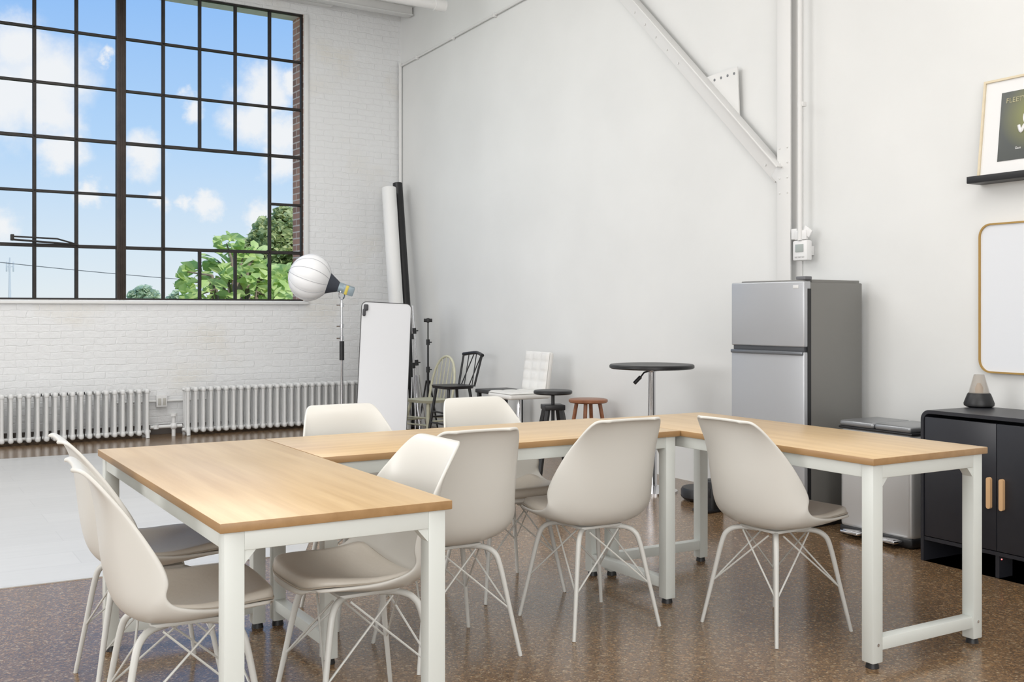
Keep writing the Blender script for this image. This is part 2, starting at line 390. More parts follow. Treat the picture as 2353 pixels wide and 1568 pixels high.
# thermostat + conduit
xk=wr(1838,300,.1)[0]; zt=wr(1837,576,.1)[1]; zt1=wr(1837,553,.1)[1]
bm=bmesh.new(); cyl(bm,(xk,-.1,zt1+.0),(xk,-.1,CH),.016,seg=12); box(bm,(xk,-.085,CH-.6),(.05,.035,.03),.003); box(bm,(xk,-.085,2.6),(.05,.035,.03),.003)
tag(finish(bm,'wall_conduit',M_paint,loc=RL,rz=aR),'white conduit dropping to the thermostat','conduit')
th=empty('thermostat','white wall thermostat with small grey display','thermostat',loc=(RL[0],RL[1],0),rz=aR)
xt=xk
bm=bmesh.new(); box(bm,(xt,-.08,zt),(.125,.05,.13),.01); box(bm,(xt,-.09,zt+.1),(.10,.02,.06),.004); box(bm,(xt+.05,-.085,zt+.12),(.07,.012,.05),.003,M=Matrix.Rotation(.6,4,'Y'))
box(bm,(xt-.07,-.06,zt+.11),(.05,.05,.07),.003); box(bm,(xt,-.03,zt),(.06,.054,.06),.003)
finish(bm,'housing',M_white,th)
bm=bmesh.new(); box(bm,(xt,-.107,zt+.015),(.07,.005,.05),.002); finish(bm,'display',mat('lcd_grey',srgb(165,172,170),.2),th)
M_btn=mat('grey_button',srgb(200,200,200),.5)
for k in range(3):
    bm=bmesh.new(); box(bm,(xt-.03+.03*k,-.107,zt-.04),(.02,.006,.01),.002); finish(bm,'button',M_btn,th)

# ---------------- studio floor mat ----------------
bm=bmesh.new(); quadprism(bm,[(-1.085,5.586),(-1.62,10.68),(-6.96,7.65),(-5.83,2.86)],0,.004)
tag(finish(bm,'vinyl_floor_mat',M_tile,smooth=False),'glossy white tile-pattern vinyl studio floor covering','floor mat')

# ---------------- desks ----------------
A0=Vector((-.712,2.60)); th0=math.radians(31); e1=Vector((math.cos(th0),math.sin(th0))); e2=Vector((-e1.y,e1.x))
DL=1.64; DW=.64
def build_desk():
    r=empty('desk','rectangular desk with light wood top and white steel frame','desk',group='desks arranged in a U shape')
    bm=bmesh.new(); box(bm,(0,0,.7375),(DL,DW,.025),.0025)
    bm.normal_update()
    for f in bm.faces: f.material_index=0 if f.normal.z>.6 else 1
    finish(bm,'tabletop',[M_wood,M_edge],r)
    for s in (-1,1):
        bm=bmesh.new(); x=s*(DL/2-.04); yy=DW/2-.04
        for t in (-1,1): box(bm,(x,t*yy,.3725),(.052,.052,.705),.004)
        box(bm,(x,0,.085),(.045,2*yy-.05,.045),.003); box(bm,(x,0,.7),(.05,2*yy-.05,.05),.003)
        for t in (-1,1):
            y=t*(yy-.026)
            vs=[bm.verts.new((x+dx,yy2,zz)) for dx in (-.02,.02) for yy2,zz in ((y,.68),(y-t*.035,.68),(y,.64))]
            bm.faces.new(vs[:3]); bm.faces.new(vs[3:][::-1]); bm.faces.new((vs[1],vs[2],vs[5],vs[4]))
        finish(bm,'leg_frame',M_metal,r)
    for t in (-1,1):
        bm=bmesh.new(); box(bm,(0,t*(DW/2-.035),.7),(DL-.13,.03,.05),.003); finish(bm,'side_rail',M_metal,r)
    for s in (-1,1):
        for t in (-1,1):
            bm=bmesh.new(); cyl(bm,(s*(DL/2-.04),t*(DW/2-.04),0),(s*(DL/2-.04),t*(DW/2-.04),.02),.024,.02,16); finish(bm,'foot',M_black,r)
            bm=bmesh.new(); cyl(bm,(s*(DL/2-.012),t*(DW/2-.04),.085),(s*(DL/2-.016),t*(DW/2-.04),.085),.006,seg=10); finish(bm,'bolt',M_chrome,r)
    return r
desk=build_desk()
c=A0+e2*(DL/2)+e1*(DW/2); desk.location=(c.x,c.y,0); desk.rotation_euler=(0,0,th0+math.pi/2)
c=A0+e1*(DW+.004+DL/2)+e2*(1.0+DW/2); clone(desk,(c.x,c.y,0),th0)
c=A0+e1*(DW+DL+.008+DW/2)+e2*(DL/2-.04); clone(desk,(c.x,c.y,0),th0+math.pi/2)

# ---------------- shell chairs ----------------
ST=[(.245,.432,.12,-.02,0),(.238,.447,.165,-.02,.003),(.205,.456,.205,-.01,.010),(.12,.445,.23,0,.026),(.03,.428,.24,0,.046),(-.06,.42,.243,.01,.07),
    (-.13,.428,.244,.05,.09),(-.178,.468,.243,.105,.085),(-.200,.54,.236,.115,.055),(-.211,.62,.225,.095,.03),(-.219,.70,.209,.062,.014),
    (-.230,.77,.190,.026,.006),(-.248,.822,.172,.0,.004),(-.272,.850,.148,-.01,.004),(-.296,.856,.105,-.012,-.004)]
def interp(n=4):
    out=[]; N=len(ST)
    for i in range(N-1):
        P=[ST[max(i-1,0)],ST[i],ST[i+1],ST[min(i+2,N-1)]]
        for k in range(n):
            t=k/n
            out.append(tuple(.5*(2*P[1][j]+(-P[0][j]+P[2][j])*t+(2*P[0][j]-5*P[1][j]+4*P[2][j]-P[3][j])*t*t+(-P[0][j]+3*P[1][j]-3*P[2][j]+P[3][j])*t**3) for j in range(5)))
    out.append(ST[-1]); return out
def build_chair():
    r=empty('shell_chair','cream moulded plastic chair with padded seat and wire legs','chair',group='moulded chairs around the desks')
    S=interp(3); NV=20
    bm=bmesh.new(); G=[]
    for (x,z,hw,dx,dz) in S:
        row=[]
        for k in range(NV+1):
            t=-1+2*k/NV; w=abs(t)**2.3
            row.append(bm.verts.new((x+dx*w,hw*math.sin(t*math.pi/2*.86)/math.sin(math.pi/2*.86),z+dz*w)))
        G.append(row)
    for i in range(len(G)-1):
        for k in range(NV): bm.faces.new((G[i][k],G[i][k+1],G[i+1][k+1],G[i+1][k]))
    o=finish(bm,'seat_shell',M_shell,r,angle=180)
    s=o.modifiers.new('s','SOLIDIFY'); s.thickness=.011; s.offset=-1
    bv=o.modifiers.new('ss','SUBSURF'); bv.levels=1; bv.render_levels=1
    bm=bmesh.new(); G=[]; sub=S[3:20]; n=len(sub); rim={}
    for i,(x,z,hw,dx,dz) in enumerate(sub):
        row=[]; ti=-1+2*i/(n-1)
        for k in range(NV+1):
            t=-1+2*k/NV
            sc=.9*math.sqrt(max(0.0,1-abs(ti)**5*.45))
            tt=t*sc; w=abs(tt)**2.3
            h=.004+.03*(max(0,1-abs(t)**8)*max(0,1-abs(ti)**10))**.5*(1-.3*math.exp(-((t*t)+(ti*ti))*3))
            p=Vector((x+dx*w,hw*math.sin(tt*math.pi/2*.86)/math.sin(math.pi/2*.86),z+dz*w+h))
            row.append(bm.verts.new(p)); rim[i,k]=p.copy()
        G.append(row)
    for i in range(n-1):
        for k in range(NV): bm.faces.new((G[i][k],G[i][k+1],G[i+1][k+1],G[i+1][k]))
    o=finish(bm,'seat_cushion',M_cush,r,angle=180)
    s=o.modifiers.new('s','SOLIDIFY'); s.thickness=.006; s.offset=-1
    ring=[rim[0,k] for k in range(1,NV)]+[rim[i,NV] for i in range(1,n-1)]+[rim[n-1,k] for k in range(NV-1,0,-1)]+[rim[i,0] for i in range(n-2,0,-1)]
    ring.append(ring[0]); ring=[p+Vector((0,0,.001)) for p in ring]
    bm=bmesh.new(); tube(bm,ring,.003,6,cap=False); finish(bm,'cushion_piping',M_seam,r)
    bm=bmesh.new(); box(bm,(-.0,0,.403),(.2,.2,.012),.004); box(bm,(0,0,.412),(.12,.12,.01),.003)
    finish(bm,'mount_plate',M_leg,r)
    for sx in (-1,1):
        for sy in (-1,1):
            P=catmull([(sx*.05,sy*.05,.392),(sx*.1,sy*.1,.395),(sx*.132,sy*.132,.378),(sx*.15,sy*.15,.33),(sx*.178,sy*.178,.165),(sx*.206,sy*.206,0.0)],5)
            bm=bmesh.new(); tube(bm,P,[.0105-.003*max(0,(.35-p.z)/.35) for p in P],10); finish(bm,'leg',M_leg,r)
    def lp(sx,sy,z):
        k=.15+(.33-z)/.33*.056 if z<.33 else .14
        return Vector((sx*k,sy*k,z))
    for (a,b) in (((1,1),(1,-1)),((1,-1),(-1,-1)),((-1,-1),(-1,1)),((-1,1),(1,1))):
        bm=bmesh.new()
        tube(bm,[lp(a[0],a[1],.17),Vector(((a[0]*.02+b[0]*.09),(a[1]*.02+b[1]*.09),.39))],.0036,6)
        tube(bm,[lp(b[0],b[1],.17),Vector(((b[0]*.02+a[0]*.09),(b[1]*.02+a[1]*.09),.39))],.0036,6)
        finish(bm,'wire_brace',M_leg,r)
    return r
ch=build_chair()
CHS=[((-.945,3.055),27),((-1.25,3.665),30),((-.485,3.355),211),((-.25,4.0),120),((.313,4.37),120),((1.06,4.29),32),((-.62,4.50),301),((-.044,4.89),301)]
for i,(p,a) in enumerate(CHS):
    if i==0: ch.location=(p[0],p[1],0); ch.rotation_euler=(0,0,math.radians(a))
    else: clone(ch,(p[0],p[1],0),math.radians(a))

# ---------------- fridge ----------------
fr=Vector((1.687,6.16)); fd=Vector((-.559,.829)); fdp=Vector((.829,.559)); FW=.576; FD=.527; FH=1.456
fc=fr+fd*(FW/2)+fdp*(FD/2)
af=math.atan2(-fd.y,-fd.x)
fg=empty('refrigerator','stainless steel top-freezer refrigerator against the wall','refrigerator',loc=(fc.x,fc.y,0),rz=af)
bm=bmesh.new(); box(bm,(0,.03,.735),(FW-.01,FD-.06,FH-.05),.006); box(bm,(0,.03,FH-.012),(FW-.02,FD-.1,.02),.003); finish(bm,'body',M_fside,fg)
ZS=1.053
dr=[]
for nm,z0,z1 in (('fridge_door',.075,ZS-.022),('freezer_door',ZS+.006,FH-.012)):
    bm=bmesh.new(); box(bm,(0,-FD/2+.03,(z0+z1)/2),(FW,.06,z1-z0),.008,seg=3)
    o=finish(bm,nm,M_steel,fg); dr.append(o)
bm=bmesh.new(); box(bm,(0,-FD/2+.035,ZS-.008),(FW-.02,.05,.03),.002); finish(bm,'handle_recess',mat('dark_grey_plastic',srgb(70,72,76),.4),fg)
bm=bmesh.new(); box(bm,(0,-FD/2-.004,ZS-.03),(FW-.01,.02,.022),.006); finish(bm,'handle',mat('handle_grey',srgb(120,123,128),.3,.6),dr[0])
bm=bmesh.new(); box(bm,(FW/2-.035,-FD/2+.04,FH+.006),(.07,.06,.02),.004); finish(bm,'hinge_cover',mat('hinge_grey',srgb(105,106,110),.5),fg)
bm=bmesh.new(); box(bm,(FW/2-.06,-FD/2-.001,FH-.045),(.04,.003,.02),.001); finish(bm,'badge',mat('badge_white',srgb(215,215,215),.4),dr[1])
bm=bmesh.new(); box(bm,(0,.03,.03),(FW-.04,FD-.1,.06),.004); finish(bm,'base_plinth',M_black,fg)
bm=bmesh.new(); box(bm,(FW/2+.0005,-FD/2+.045,.75),(.002,.03,1.3),.0); finish(bm,'door_gasket',M_black,fg)

# ---------------- step bin ----------------
bp=Vector((2.12,5.657)); BW=.50; BD=.30
bc=bp-dR*(BW/2)-nR*(BD/2)
bn=empty('step_bin','stainless steel dual-compartment pedal bin with dark lid rim','bin',loc=(bc.x,bc.y,0),rz=aR)
M_bin=mat('bin_steel',srgb(200,200,200),.34,.4); M_lid=mat('lid_steel',srgb(150,152,155),.3,.6)
bm=bmesh.new(); box(bm,(0,0,.325),(BW,BD,.57),.03,seg=4); finish(bm,'body',M_bin,bn)
bm=bmesh.new(); box(bm,(0,0,.03),(BW+.006,BD+.006,.06),.02,seg=3); finish(bm,'base',M_black,bn)
for s in (-1,1):
    bm=bmesh.new(); box(bm,(s*BW/4,0,.635),(BW/2-.006,BD+.01,.035),.014,seg=3); finish(bm,'lid',M_lid,bn)
    bm=bmesh.new(); box(bm,(s*BW/4+.01,-BD/2-.04,.035),(.13,.07,.018),.008); box(bm,(s*BW/4+.01,-BD/2-.04,.045),(.1,.05,.006),.002); finish(bm,'pedal',M_chrome,bn)
bm=bmesh.new(); box(bm,(0,0,.612),(BW+.008,BD+.008,.014),.006); finish(bm,'lid_rim',M_black,bn)

# ---------------- robot vacuum + dock ----------------
x,y=fl(1612,1152)
rv=empty('robot_vacuum','black round robot vacuum on the floor by the wall','robot vacuum',loc=(x+.03,y+.05,0))
bm=bmesh.new(); lathe(bm,[(0,.01),(.145,.01),(.16,.025),(.16,.07),(.15,.085),(0,.088)],40); finish(bm,'body',M_black,rv)
bm=bmesh.new(); lathe(bm,[(0,.088),(.045,.088),(.045,.1),(.04,.104),(0,.104)],24); finish(bm,'sensor_turret',mat('grey_plastic',srgb(60,60,64),.4),rv)
for s in (-1,1):
    bm=bmesh.new(); cyl(bm,(s*.09-.01,0,.03),(s*.09+.01,0,.03),.03); finish(bm,'wheel',M_black,rv)
x,y=fl(1645,1180)
bm=bmesh.new(); box(bm,(0,0,.10),(.12,.10,.2),.015,seg=3); box(bm,(0,-.05,.01),(.13,.12,.02),.006); box(bm,(0,-.052,.12),(.08,.004,.06),.001)
tag(finish(bm,'charging_dock',M_black,loc=(x-.01,y+.08,0),rz=aR),'small black charging dock beside the refrigerator','charging dock')

# ---------------- cabinet ----------------
cp=Vector((2.085,5.44)); KW=.86; KD=.43; KH=.768
kc=cp+dR*(KW/2)-nR*(KD/2)
kb=empty('cabinet','black two-door cabinet with rounded top corners and wood handles','cabinet',loc=(kc.x,kc.y,0),rz=aR)
def arch(w,h,r,z0):
    pts=[(w/2,z0)]
    for k in range(9):
        a=math.radians(90*k/8); pts.append((w/2-r+r*math.cos(a),h-r+r*math.sin(a)))
    for k in range(9):
        a=math.radians(90+90*k/8); pts.append((-w/2+r+r*math.cos(a),h-r+r*math.sin(a)))
    pts.append((-w/2,z0)); return pts
bm=bmesh.new(); ringprism(bm,arch(KW,KH,.05,0.0),arch(KW-.036,KH-.018,.035,0.0),-KD/2,KD/2)
box(bm,(0,0,.115),(KW-.036,KD-.01,.018)); box(bm,(0,KD/2-.01,.43),(KW-.036,.012,.62)); box(bm,(0,-KD/2+.06,.055),(.02,.1,.11)); finish(bm,'body',M_blackc,kb)
for s in (-1,1):
    bm=bmesh.new()
    w=(KW-.04)/2-.002
    box(bm,(s*(w/2+.0015),-KD/2+.012,.43),(w,.018,.605),.003)
    d_=finish(bm,'door',M_blackc,kb)
    bm=bmesh.new(); prism(bm,rrect(.022,.15,.0105,6,s*.034,.40),-KD/2-.014,-KD/2+.003); finish(bm,'handle',M_tan,d_)
bm=bmesh.new(); bmesh.ops.create_icosphere(bm,subdivisions=2,radius=.0035,matrix=Matrix.Translation((.03,-KD/2+.0,.095)))
me_=bpy.data.materials.new('red_led'); me_.use_nodes=True; me_.node_tree.nodes['Principled BSDF'].inputs['Emission Color'].default_value=(1,.02,.02,1); me_.node_tree.nodes['Principled BSDF'].inputs['Emission Strength'].default_value=2
finish(bm,'indicator_light',me_,kb)
# diffuser
x,y=2.44,5.57
df=empty('aroma_diffuser','black based diffuser with clear conical glass on the cabinet','diffuser',loc=(x,y,KH))
bm=bmesh.new(); lathe(bm,[(0,0),(.06,0),(.074,.008),(.076,.02),(.058,.068),(.053,.074),(0,.074)],36); finish(bm,'base',M_black,df)
gl=mat('smoky_glass',srgb(190,182,172),.08,alpha=.38)
bm=bmesh.new(); lathe(bm,[(.052,.074),(.026,.17),(.023,.17),(.048,.076)],36); finish(bm,'glass_cone',gl,df)
bm=bmesh.new(); lathe(bm,[(0,.075),(.02,.075),(.021,.10),(.008,.125),(0,.126)],20); finish(bm,'wood_stopper',M_tan,df)

# ---------------- whiteboard, shelf, poster ----------------
xl,zt_=wr(2249,520,.03); zb_=wr(2252,852,.03)[1]
wbw=1.25; wbh=zt_-zb_+.02; wc=(xl+wbw/2,(zt_+zb_)/2)
wb=empty('whiteboard','rounded whiteboard with thin gold frame on the wall','whiteboard',loc=RL,rz=aR)
bm=bmesh.new(); ringprism(bm,rrect(wbw,wbh,.07,8,*wc),rrect(wbw-.018,wbh-.018,.061,8,*wc),-.035,0.0); finish(bm,'frame',M_gold,wb)
bm=bmesh.new(); prism(bm,rrect(wbw-.016,wbh-.016,.062,8,*wc),-.026,-.004); finish(bm,'board_surface',M_board,wb)
xs,zs=wr(2226,414,.1)
bm=bmesh.new(); box(bm,(xs+.6,-.06,zs-.012),(1.2,.12,.02),.002); box(bm,(xs+.6,-.116,zs-.002),(1.2,.01,.035),.002)
tag(finish(bm,'picture_ledge',M_black,loc=RL,rz=aR),'narrow black picture ledge on the wall','shelf')
zsh=zs+.001
PWd=.62
xf,_=wr(2246,400,.09); zt2=wr(2258,190,.02)[1]; PH=zt2-zsh
tilt=math.atan2(.060,PH)
pf=empty('framed_poster','framed dark album poster in pale oak frame on black ledge','picture',loc=tuple(Vector((C.x,C.y,zsh))+Vector((dR.x,dR.y,0))*(xf+PWd/2)+Vector((nR.x,nR.y,0))*.085),rot=(-tilt,0,aR))
def rr(w,h): return [(w/2,PH/2+h/2),(-w/2,PH/2+h/2),(-w/2,PH/2-h/2),(w/2,PH/2-h/2)]
bm=bmesh.new(); ringprism(bm,rr(PWd,PH),rr(PWd-.024,PH-.024),-.012,.012); finish(bm,'frame',M_oak,pf,smooth=False)
bm=bmesh.new(); prism(bm,rr(PWd-.02,PH-.02),-.002,.006); finish(bm,'mat_board',M_white,pf,smooth=False)
pm=bpy.data.materials.new('poster_print'); pm.use_nodes=True; nt=pm.node_tree; b=nt.nodes['Principled BSDF']; b.inputs['Roughness'].default_value=.25
tc=nt.nodes.new('ShaderNodeTexCoord'); vm=nt.nodes.new('ShaderNodeVectorMath'); vm.operation='DISTANCE'; vm.inputs[1].default_value=(0.0,-.003,PH/2+.05)
nt.links.new(tc.outputs['Object'],vm.inputs[0]); cr=nt.nodes.new('ShaderNodeValToRGB'); cr.color_ramp.elements[0].color=srgb(140,142,76); cr.color_ramp.elements[1].color=srgb(72,76,74); cr.color_ramp.elements[1].position=.2
nt.links.new(vm.outputs['Value'],cr.inputs['Fac']); nt.links.new(cr.outputs['Color'],b.inputs['Base Color'])
pw_=.40; ph_=.37
bm=bmesh.new(); prism(bm,rr(pw_,ph_),-.005,-.001); finish(bm,'poster_print',pm,pf,smooth=False)
def text(s,size,x,z,m,parent,y=-.0065,align='LEFT'):
    cu=bpy.data.curves.new('t','FONT'); cu.body=s; cu.size=size; cu.extrude=.0004; cu.align_x=align
    o=bpy.data.objects.new('t',cu); COL.objects.link(o)
    dg=bpy.context.evaluated_depsgraph_get(); me=bpy.data.meshes.new_from_object(o.evaluated_get(dg))
    bpy.data.objects.remove(o); me.materials.clear(); me.materials.append(m)
    q=bpy.data.objects.new('lettering',me); COL.objects.link(q); q.parent=parent; q.location=(x,y,z); q.rotation_euler=(math.pi/2,0,0); return q
M_gl=mat('gold_ink',srgb(178,172,138),.5); M_wl=mat('white_ink',srgb(228,228,228),.5)
text('FLEETWOOD MAC',.038,-pw_/2+.03,PH/2+ph_/2-.06,M_gl,pf)
text('Gass',.018,-pw_/2+.1,PH/2-ph_/2+.055,M_wl,pf)
bm=bmesh.new(); ringprism(bm,[(-.01+.055*math.cos(a*.2618),PH/2+.035+.055*math.sin(a*.2618)) for a in range(24)],[(-.01+.032*math.cos(a*.2618),PH/2+.035+.032*math.sin(a*.2618)) for a in range(24)],-.007,-.004)
tube(bm,catmull([(-.085,-.006,PH/2-.005),(-.07,-.006,PH/2-.04),(-.05,-.006,PH/2-.005),(-.035,-.006,PH/2-.03),(.0,-.006,PH/2-.035)],4),.009,6)
finish(bm,'printed_emblem',M_wl,pf)

# ---------------- bar table ----------------
x,y=.983,7.5
bt=empty('bar_table','round black-topped bistro table with chrome pedestal','table',loc=(x,y,0))
bm=bmesh.new(); lathe(bm,[(0,.865),(.285,.865),(.297,.872),(.297,.888),(.29,.895),(0,.895)],56); finish(bm,'tabletop',M_blackw,bt)
bm=bmesh.new(); lathe(bm,[(0,0),(.18,0),(.18,.012),(.12,.03),(.04,.045),(.036,.06),(.036,.45),(.026,.46),(.026,.84),(.06,.85),(.06,.865),(0,.865)],36); finish(bm,'pedestal',M_chrome,bt)
bm=bmesh.new(); tube(bm,[(-.02,-.03,.85),(-.06,-.05,.84),(-.1,-.06,.79)],.006,8); tube(bm,[(-.085,-.055,.81),(-.13,-.065,.765)],.013,10); finish(bm,'height_lever',M_black,bt)

# ---------------- stools ----------------
def stool(name,label,m,loc,h,rs,rf,screw=False,rz=.3):
    r=empty(name,label,'stool',loc=loc,rz=rz)
    bm=bmesh.new(); lathe(bm,[(0,h-.03),(rs-.01,h-.03),(rs,h-.022),(rs,h-.006),(rs-.008,h),(0,h-.003)],40); finish(bm,'seat',m,r)
    hl=h-.03 if not screw else h-.12
    r0=.07 if screw else rs*.6
    for k in range(4):
        a=math.pi/4+k*math.pi/2; c_,s_=math.cos(a),math.sin(a)
        bm=bmesh.new()
        tube(bm,[(c_*r0,s_*r0,hl),(c_*rf,s_*rf,0)],.021 if screw else .016,4 if screw else 12); finish(bm,'leg',m,r)
    bm=bmesh.new()
    for lev in ((.35,.55) if not screw else (.4,)):
        z=hl*(1-lev) if not screw else .2
        q=(r0+(rf-r0)*(1-z/hl))
        P=[(math.cos(math.pi/4+k*math.pi/2)*q,math.sin(math.pi/4+k*math.pi/2)*q,z) for k in range(4)]
        for k in range(4): tube(bm,[P[k],P[(k+1)%4]],.009,8)
    finish(bm,'stretcher',m,r)
    if screw:
        bm=bmesh.new(); cyl(bm,(0,0,.3),(0,0,h-.03),.014,seg=16)
        box(bm,(0,0,h-.13),(.16,.16,.04),.005); finish(bm,'screw_post',m,r)
    return r
stool('stool','black adjustable screw stool with splayed wooden legs',M_blackw,(at(1270,8.25),8.25,0),.657,.15,.2,True,.2)
stool('stool','reddish brown round wooden stool near the wall',M_stool,(at(1351,8.68),8.68,0),.554,.159,.19,False,.5)
r=empty('bench','low black wooden stool with square seat','stool',loc=(at(1148,9.85),9.85,0),rz=aR)
bm=bmesh.new(); box(bm,(0,0,.53),(.34,.34,.035),.008); finish(bm,'seat',M_blackw,r)
for sx in (-1,1):
    for sy in (-1,1):
        bm=bmesh.new(); box(bm,(sx*.14,sy*.14,.256),(.035,.035,.512),.004); finish(bm,'leg',M_blackw,r)
# white tufted swivel chair
r=empty('swivel_chair','white tufted leather bar chair on chrome pedestal','chair',loc=(.06,9.2,0),rz=math.atan2(nR.y,nR.x))
def tuft(bm,nx,ny,w,h,t,M):
    n=6; grid={}
    NX,NY=nx*n,ny*n
    for i in range(NX+1):
        for j in range(NY+1):
            pu=abs(math.sin(math.pi*i/n)); pv=abs(math.sin(math.pi*j/n))
            hh=t*(.55+.45*(pu*pv)**.35) if 0<i<NX and 0<j<NY else t*.3
            grid[i,j]=bm.verts.new(M@Vector((-w/2+w*i/NX,-h/2+h*j/NY,hh)))
    for i in range(NX):
        for j in range(NY): bm.faces.new((grid[i,j],grid[i+1,j],grid[i+1,j+1],grid[i,j+1]))
bm=bmesh.new(); box(bm,(0,0,.545),(.4,.4,.05),.02,seg=3); tuft(bm,3,3,.4,.4,.022,Matrix.Translation((0,0,.562))); finish(bm,'seat',M_leather,r,angle=60)
Mb=Matrix.Translation((-.19,0,.745))@Matrix.Rotation(math.radians(-8),4,'Y')
bm=bmesh.new(); vs=box(bm,(0,0,0),(.05,.4,.34),.02,seg=3)
bmesh.ops.transform(bm,matrix=Mb,verts=bm.verts)
tuft(bm,4,3,.34,.4,.022,Mb@Matrix.Translation((.018,0,0))@Matrix(((0,0,1,0),(0,1,0,0),(-1,0,0,0),(0,0,0,1))))
finish(bm,'backrest',M_leather,r,angle=60)
bm=bmesh.new(); lathe(bm,[(0,0),(.19,0),(.19,.01),(.1,.025),(.035,.04),(.03,.06),(.03,.3),(.022,.31),(.022,.52),(0,.52)],32); finish(bm,'pedestal',M_chrome,r)
bm=bmesh.new(); tube(bm,catmull([(.03,-.02,.22),(.16,-.13,.22),(.2,0,.22),(.16,.13,.22),(.03,.02,.22)],6),.009,8); finish(bm,'footrest',M_chrome,r)

# windsor style chairs
def windsor(name,label,m,loc,rz,sh,th_,hoop,w=.40,d=.38):
    r=empty(name,label,'chair',loc=loc,rz=rz)
    bm=bmesh.new(); prism_pts=rrect(d,w,.09,6)
    a=[bm.verts.new((x,y,sh-.028)) for x,y in [(p[0]*.94,p[1]*.94) for p in prism_pts]]; b=[bm.verts.new((p[0],p[1],sh)) for p in prism_pts]
    bm.faces.new(a[::-1]); bm.faces.new(b)
    for i in range(len(a)): bm.faces.new((a[i],a[(i+1)%len(a)],b[(i+1)%len(a)],b[i]))
    finish(bm,'seat',m,r)
    feet={}
    for sx in (-1,1):
        for sy in (-1,1):
            p0=Vector((sx*d*.33,sy*w*.33,sh-.02)); p1=Vector((sx*d*.52,sy*w*.5,0)); feet[sx,sy]=(p0,p1)
            pts=[p0.lerp(p1,t) for t in (0,.15,.3,.45,.6,.75,1)]
            bm=bmesh.new(); tube(bm,pts,[.013,.017,.014,.019,.014,.017,.011] if hoop else [.015]*6+[.01],10); finish(bm,'leg',m,r)
    bm=bmesh.new()
    atp=lambda k,t: feet[k][0].lerp(feet[k][1],t)
    for t,pairs in ((.55,(((1,1),(-1,1)),((1,-1),(-1,-1)))),(.45,(((1,1),(1,-1)),)),(.65,(((1,1),(1,-1)),)),(.5,(((-1,1),(-1,-1)),))):
        for a_,b_ in pairs: tube(bm,[atp(a_,t),atp(b_,t)],.009,8)
    finish(bm,'stretcher',m,r)
    bt_=th_-sh; xb=-d*.45; lean=.09
    bm=bmesh.new()
    if hoop:
        P=[]
        for k in range(17):
            a=math.pi*k/16; hz=math.sin(a)**.75 if math.sin(a)>1e-9 else 0
            P.append(Vector((xb-lean*hz,w*.44*math.cos(a)*(1+.08*hz),sh-.01+bt_*hz)))
        tube(bm,P,.013,10); finish(bm,'hoop_rail',m,r)
        for k in range(-2,3):
            y=k*w*.145; hz=(1-(abs(y)/(w*.46))**2)**.5
            bm=bmesh.new(); tube(bm,[(xb,y*.85,sh-.01),(xb-lean*.5,y*.95,sh+bt_*hz*.5),(xb-lean*hz,y,sh+bt_*hz)],[.005,.006,.004],8); finish(bm,'spindle',m,r)
    else:
        P=catmull([(xb-lean+.02,-w*.5,th_-.02),(xb-lean-.02,0,th_),(xb-lean+.02,w*.5,th_-.02)],6)
        tube(bm,P,.017,8); finish(bm,'top_rail',m,r)
        for s in (-1,1):
            bm=bmesh.new(); tube(bm,[(xb,s*w*.4,sh-.01),(xb-lean+.02,s*w*.47,th_-.02)],.011,8); finish(bm,'back_post',m,r)
        for y0,y1 in ((-.28,-.06),(-.12,-.32),(.12,.32),(.28,.06)):
            bm=bmesh.new(); tube(bm,[(xb,y0*w,sh-.01),(xb-lean-.01,y1*w,th_-.01)],.0055,8); finish(bm,'spindle',m,r)
    return r
windsor('windsor_chair','worn cream painted hoop-back wooden chair',M_cream,(at(984,10.9),10.9,0),math.radians(225),.37,.81,True,.40,.36)
windsor('windsor_chair','black wooden spindle-back chair beside the cream chair',M_blackw,(-.575,10.35,0),math.radians(212),.55,.86,False,.38,.34)

# ---------------- rolls ----------------
def pole_between(name,label,cat,m,u0,v0,u1,Y0,Y1,r):
    top=Vector((at(u0,Y0),Y0,H-(v0-HY)*Y0/F)); bot=Vector((at(u1,Y1),Y1,0.0))
    bm=bmesh.new(); d=(top-bot); L=d.length
    lathe(bm,[(r*.55,0),(r,0),(r,L*.34),(r*1.03,L*.345),(r*1.03,L),(r*.55,L),(r*.55,L-.15),(0,L-.15)],28)
    q=Vector((0,0,1)).rotation_difference(d.normalized())
    o=finish(bm,name,m,loc=bot,smooth=True); o.rotation_mode='QUATERNION'; o.rotation_quaternion=q
    tag(o,label,cat); return o
pole_between('paper_roll','tall white seamless paper roll leaning in the corner','paper roll',M_roll,893,433,927,11.95,11.35,.078)
pole_between('fabric_roll','tall black backdrop roll leaning in the corner','backdrop roll',M_black,913,422,950,12.15,11.6,.054)

# ---------------- mirror ----------------
mr=empty('floor_mirror','full-length mirror with thin black frame leaning back','mirror',loc=((874-CX)/F*10.25,10.25,0),rot=(math.radians(-9),math.radians(3.0),math.radians(10)))
MW=.49; MH=1.37
bm=bmesh.new(); ringprism(bm,rrect(MW,MH,.05,6,0,MH/2),rrect(MW-.011,MH-.011,.045,6,0,MH/2),-.013,.013); finish(bm,'frame',M_black,mr)
bm=bmesh.new(); prism(bm,rrect(MW-.009,MH-.009,.046,6,0,MH/2),-.008,.01); finish(bm,'mirror_glass',mat('painted_reflection_grey',srgb(203,204,207),.3,.2),mr)  # reflected white room is put into a flat pale base colour
bm=bmesh.new(); box(bm,(-MW/2+.045,-.02,MH-.06),(.045,.03,.06),.01); box(bm,(-MW/2+.03,-.02,MH-.11),(.03,.03,.07),.01)
finish(bm,'clamp',mat('clamp_dark',srgb(62,62,66),.5),mr)

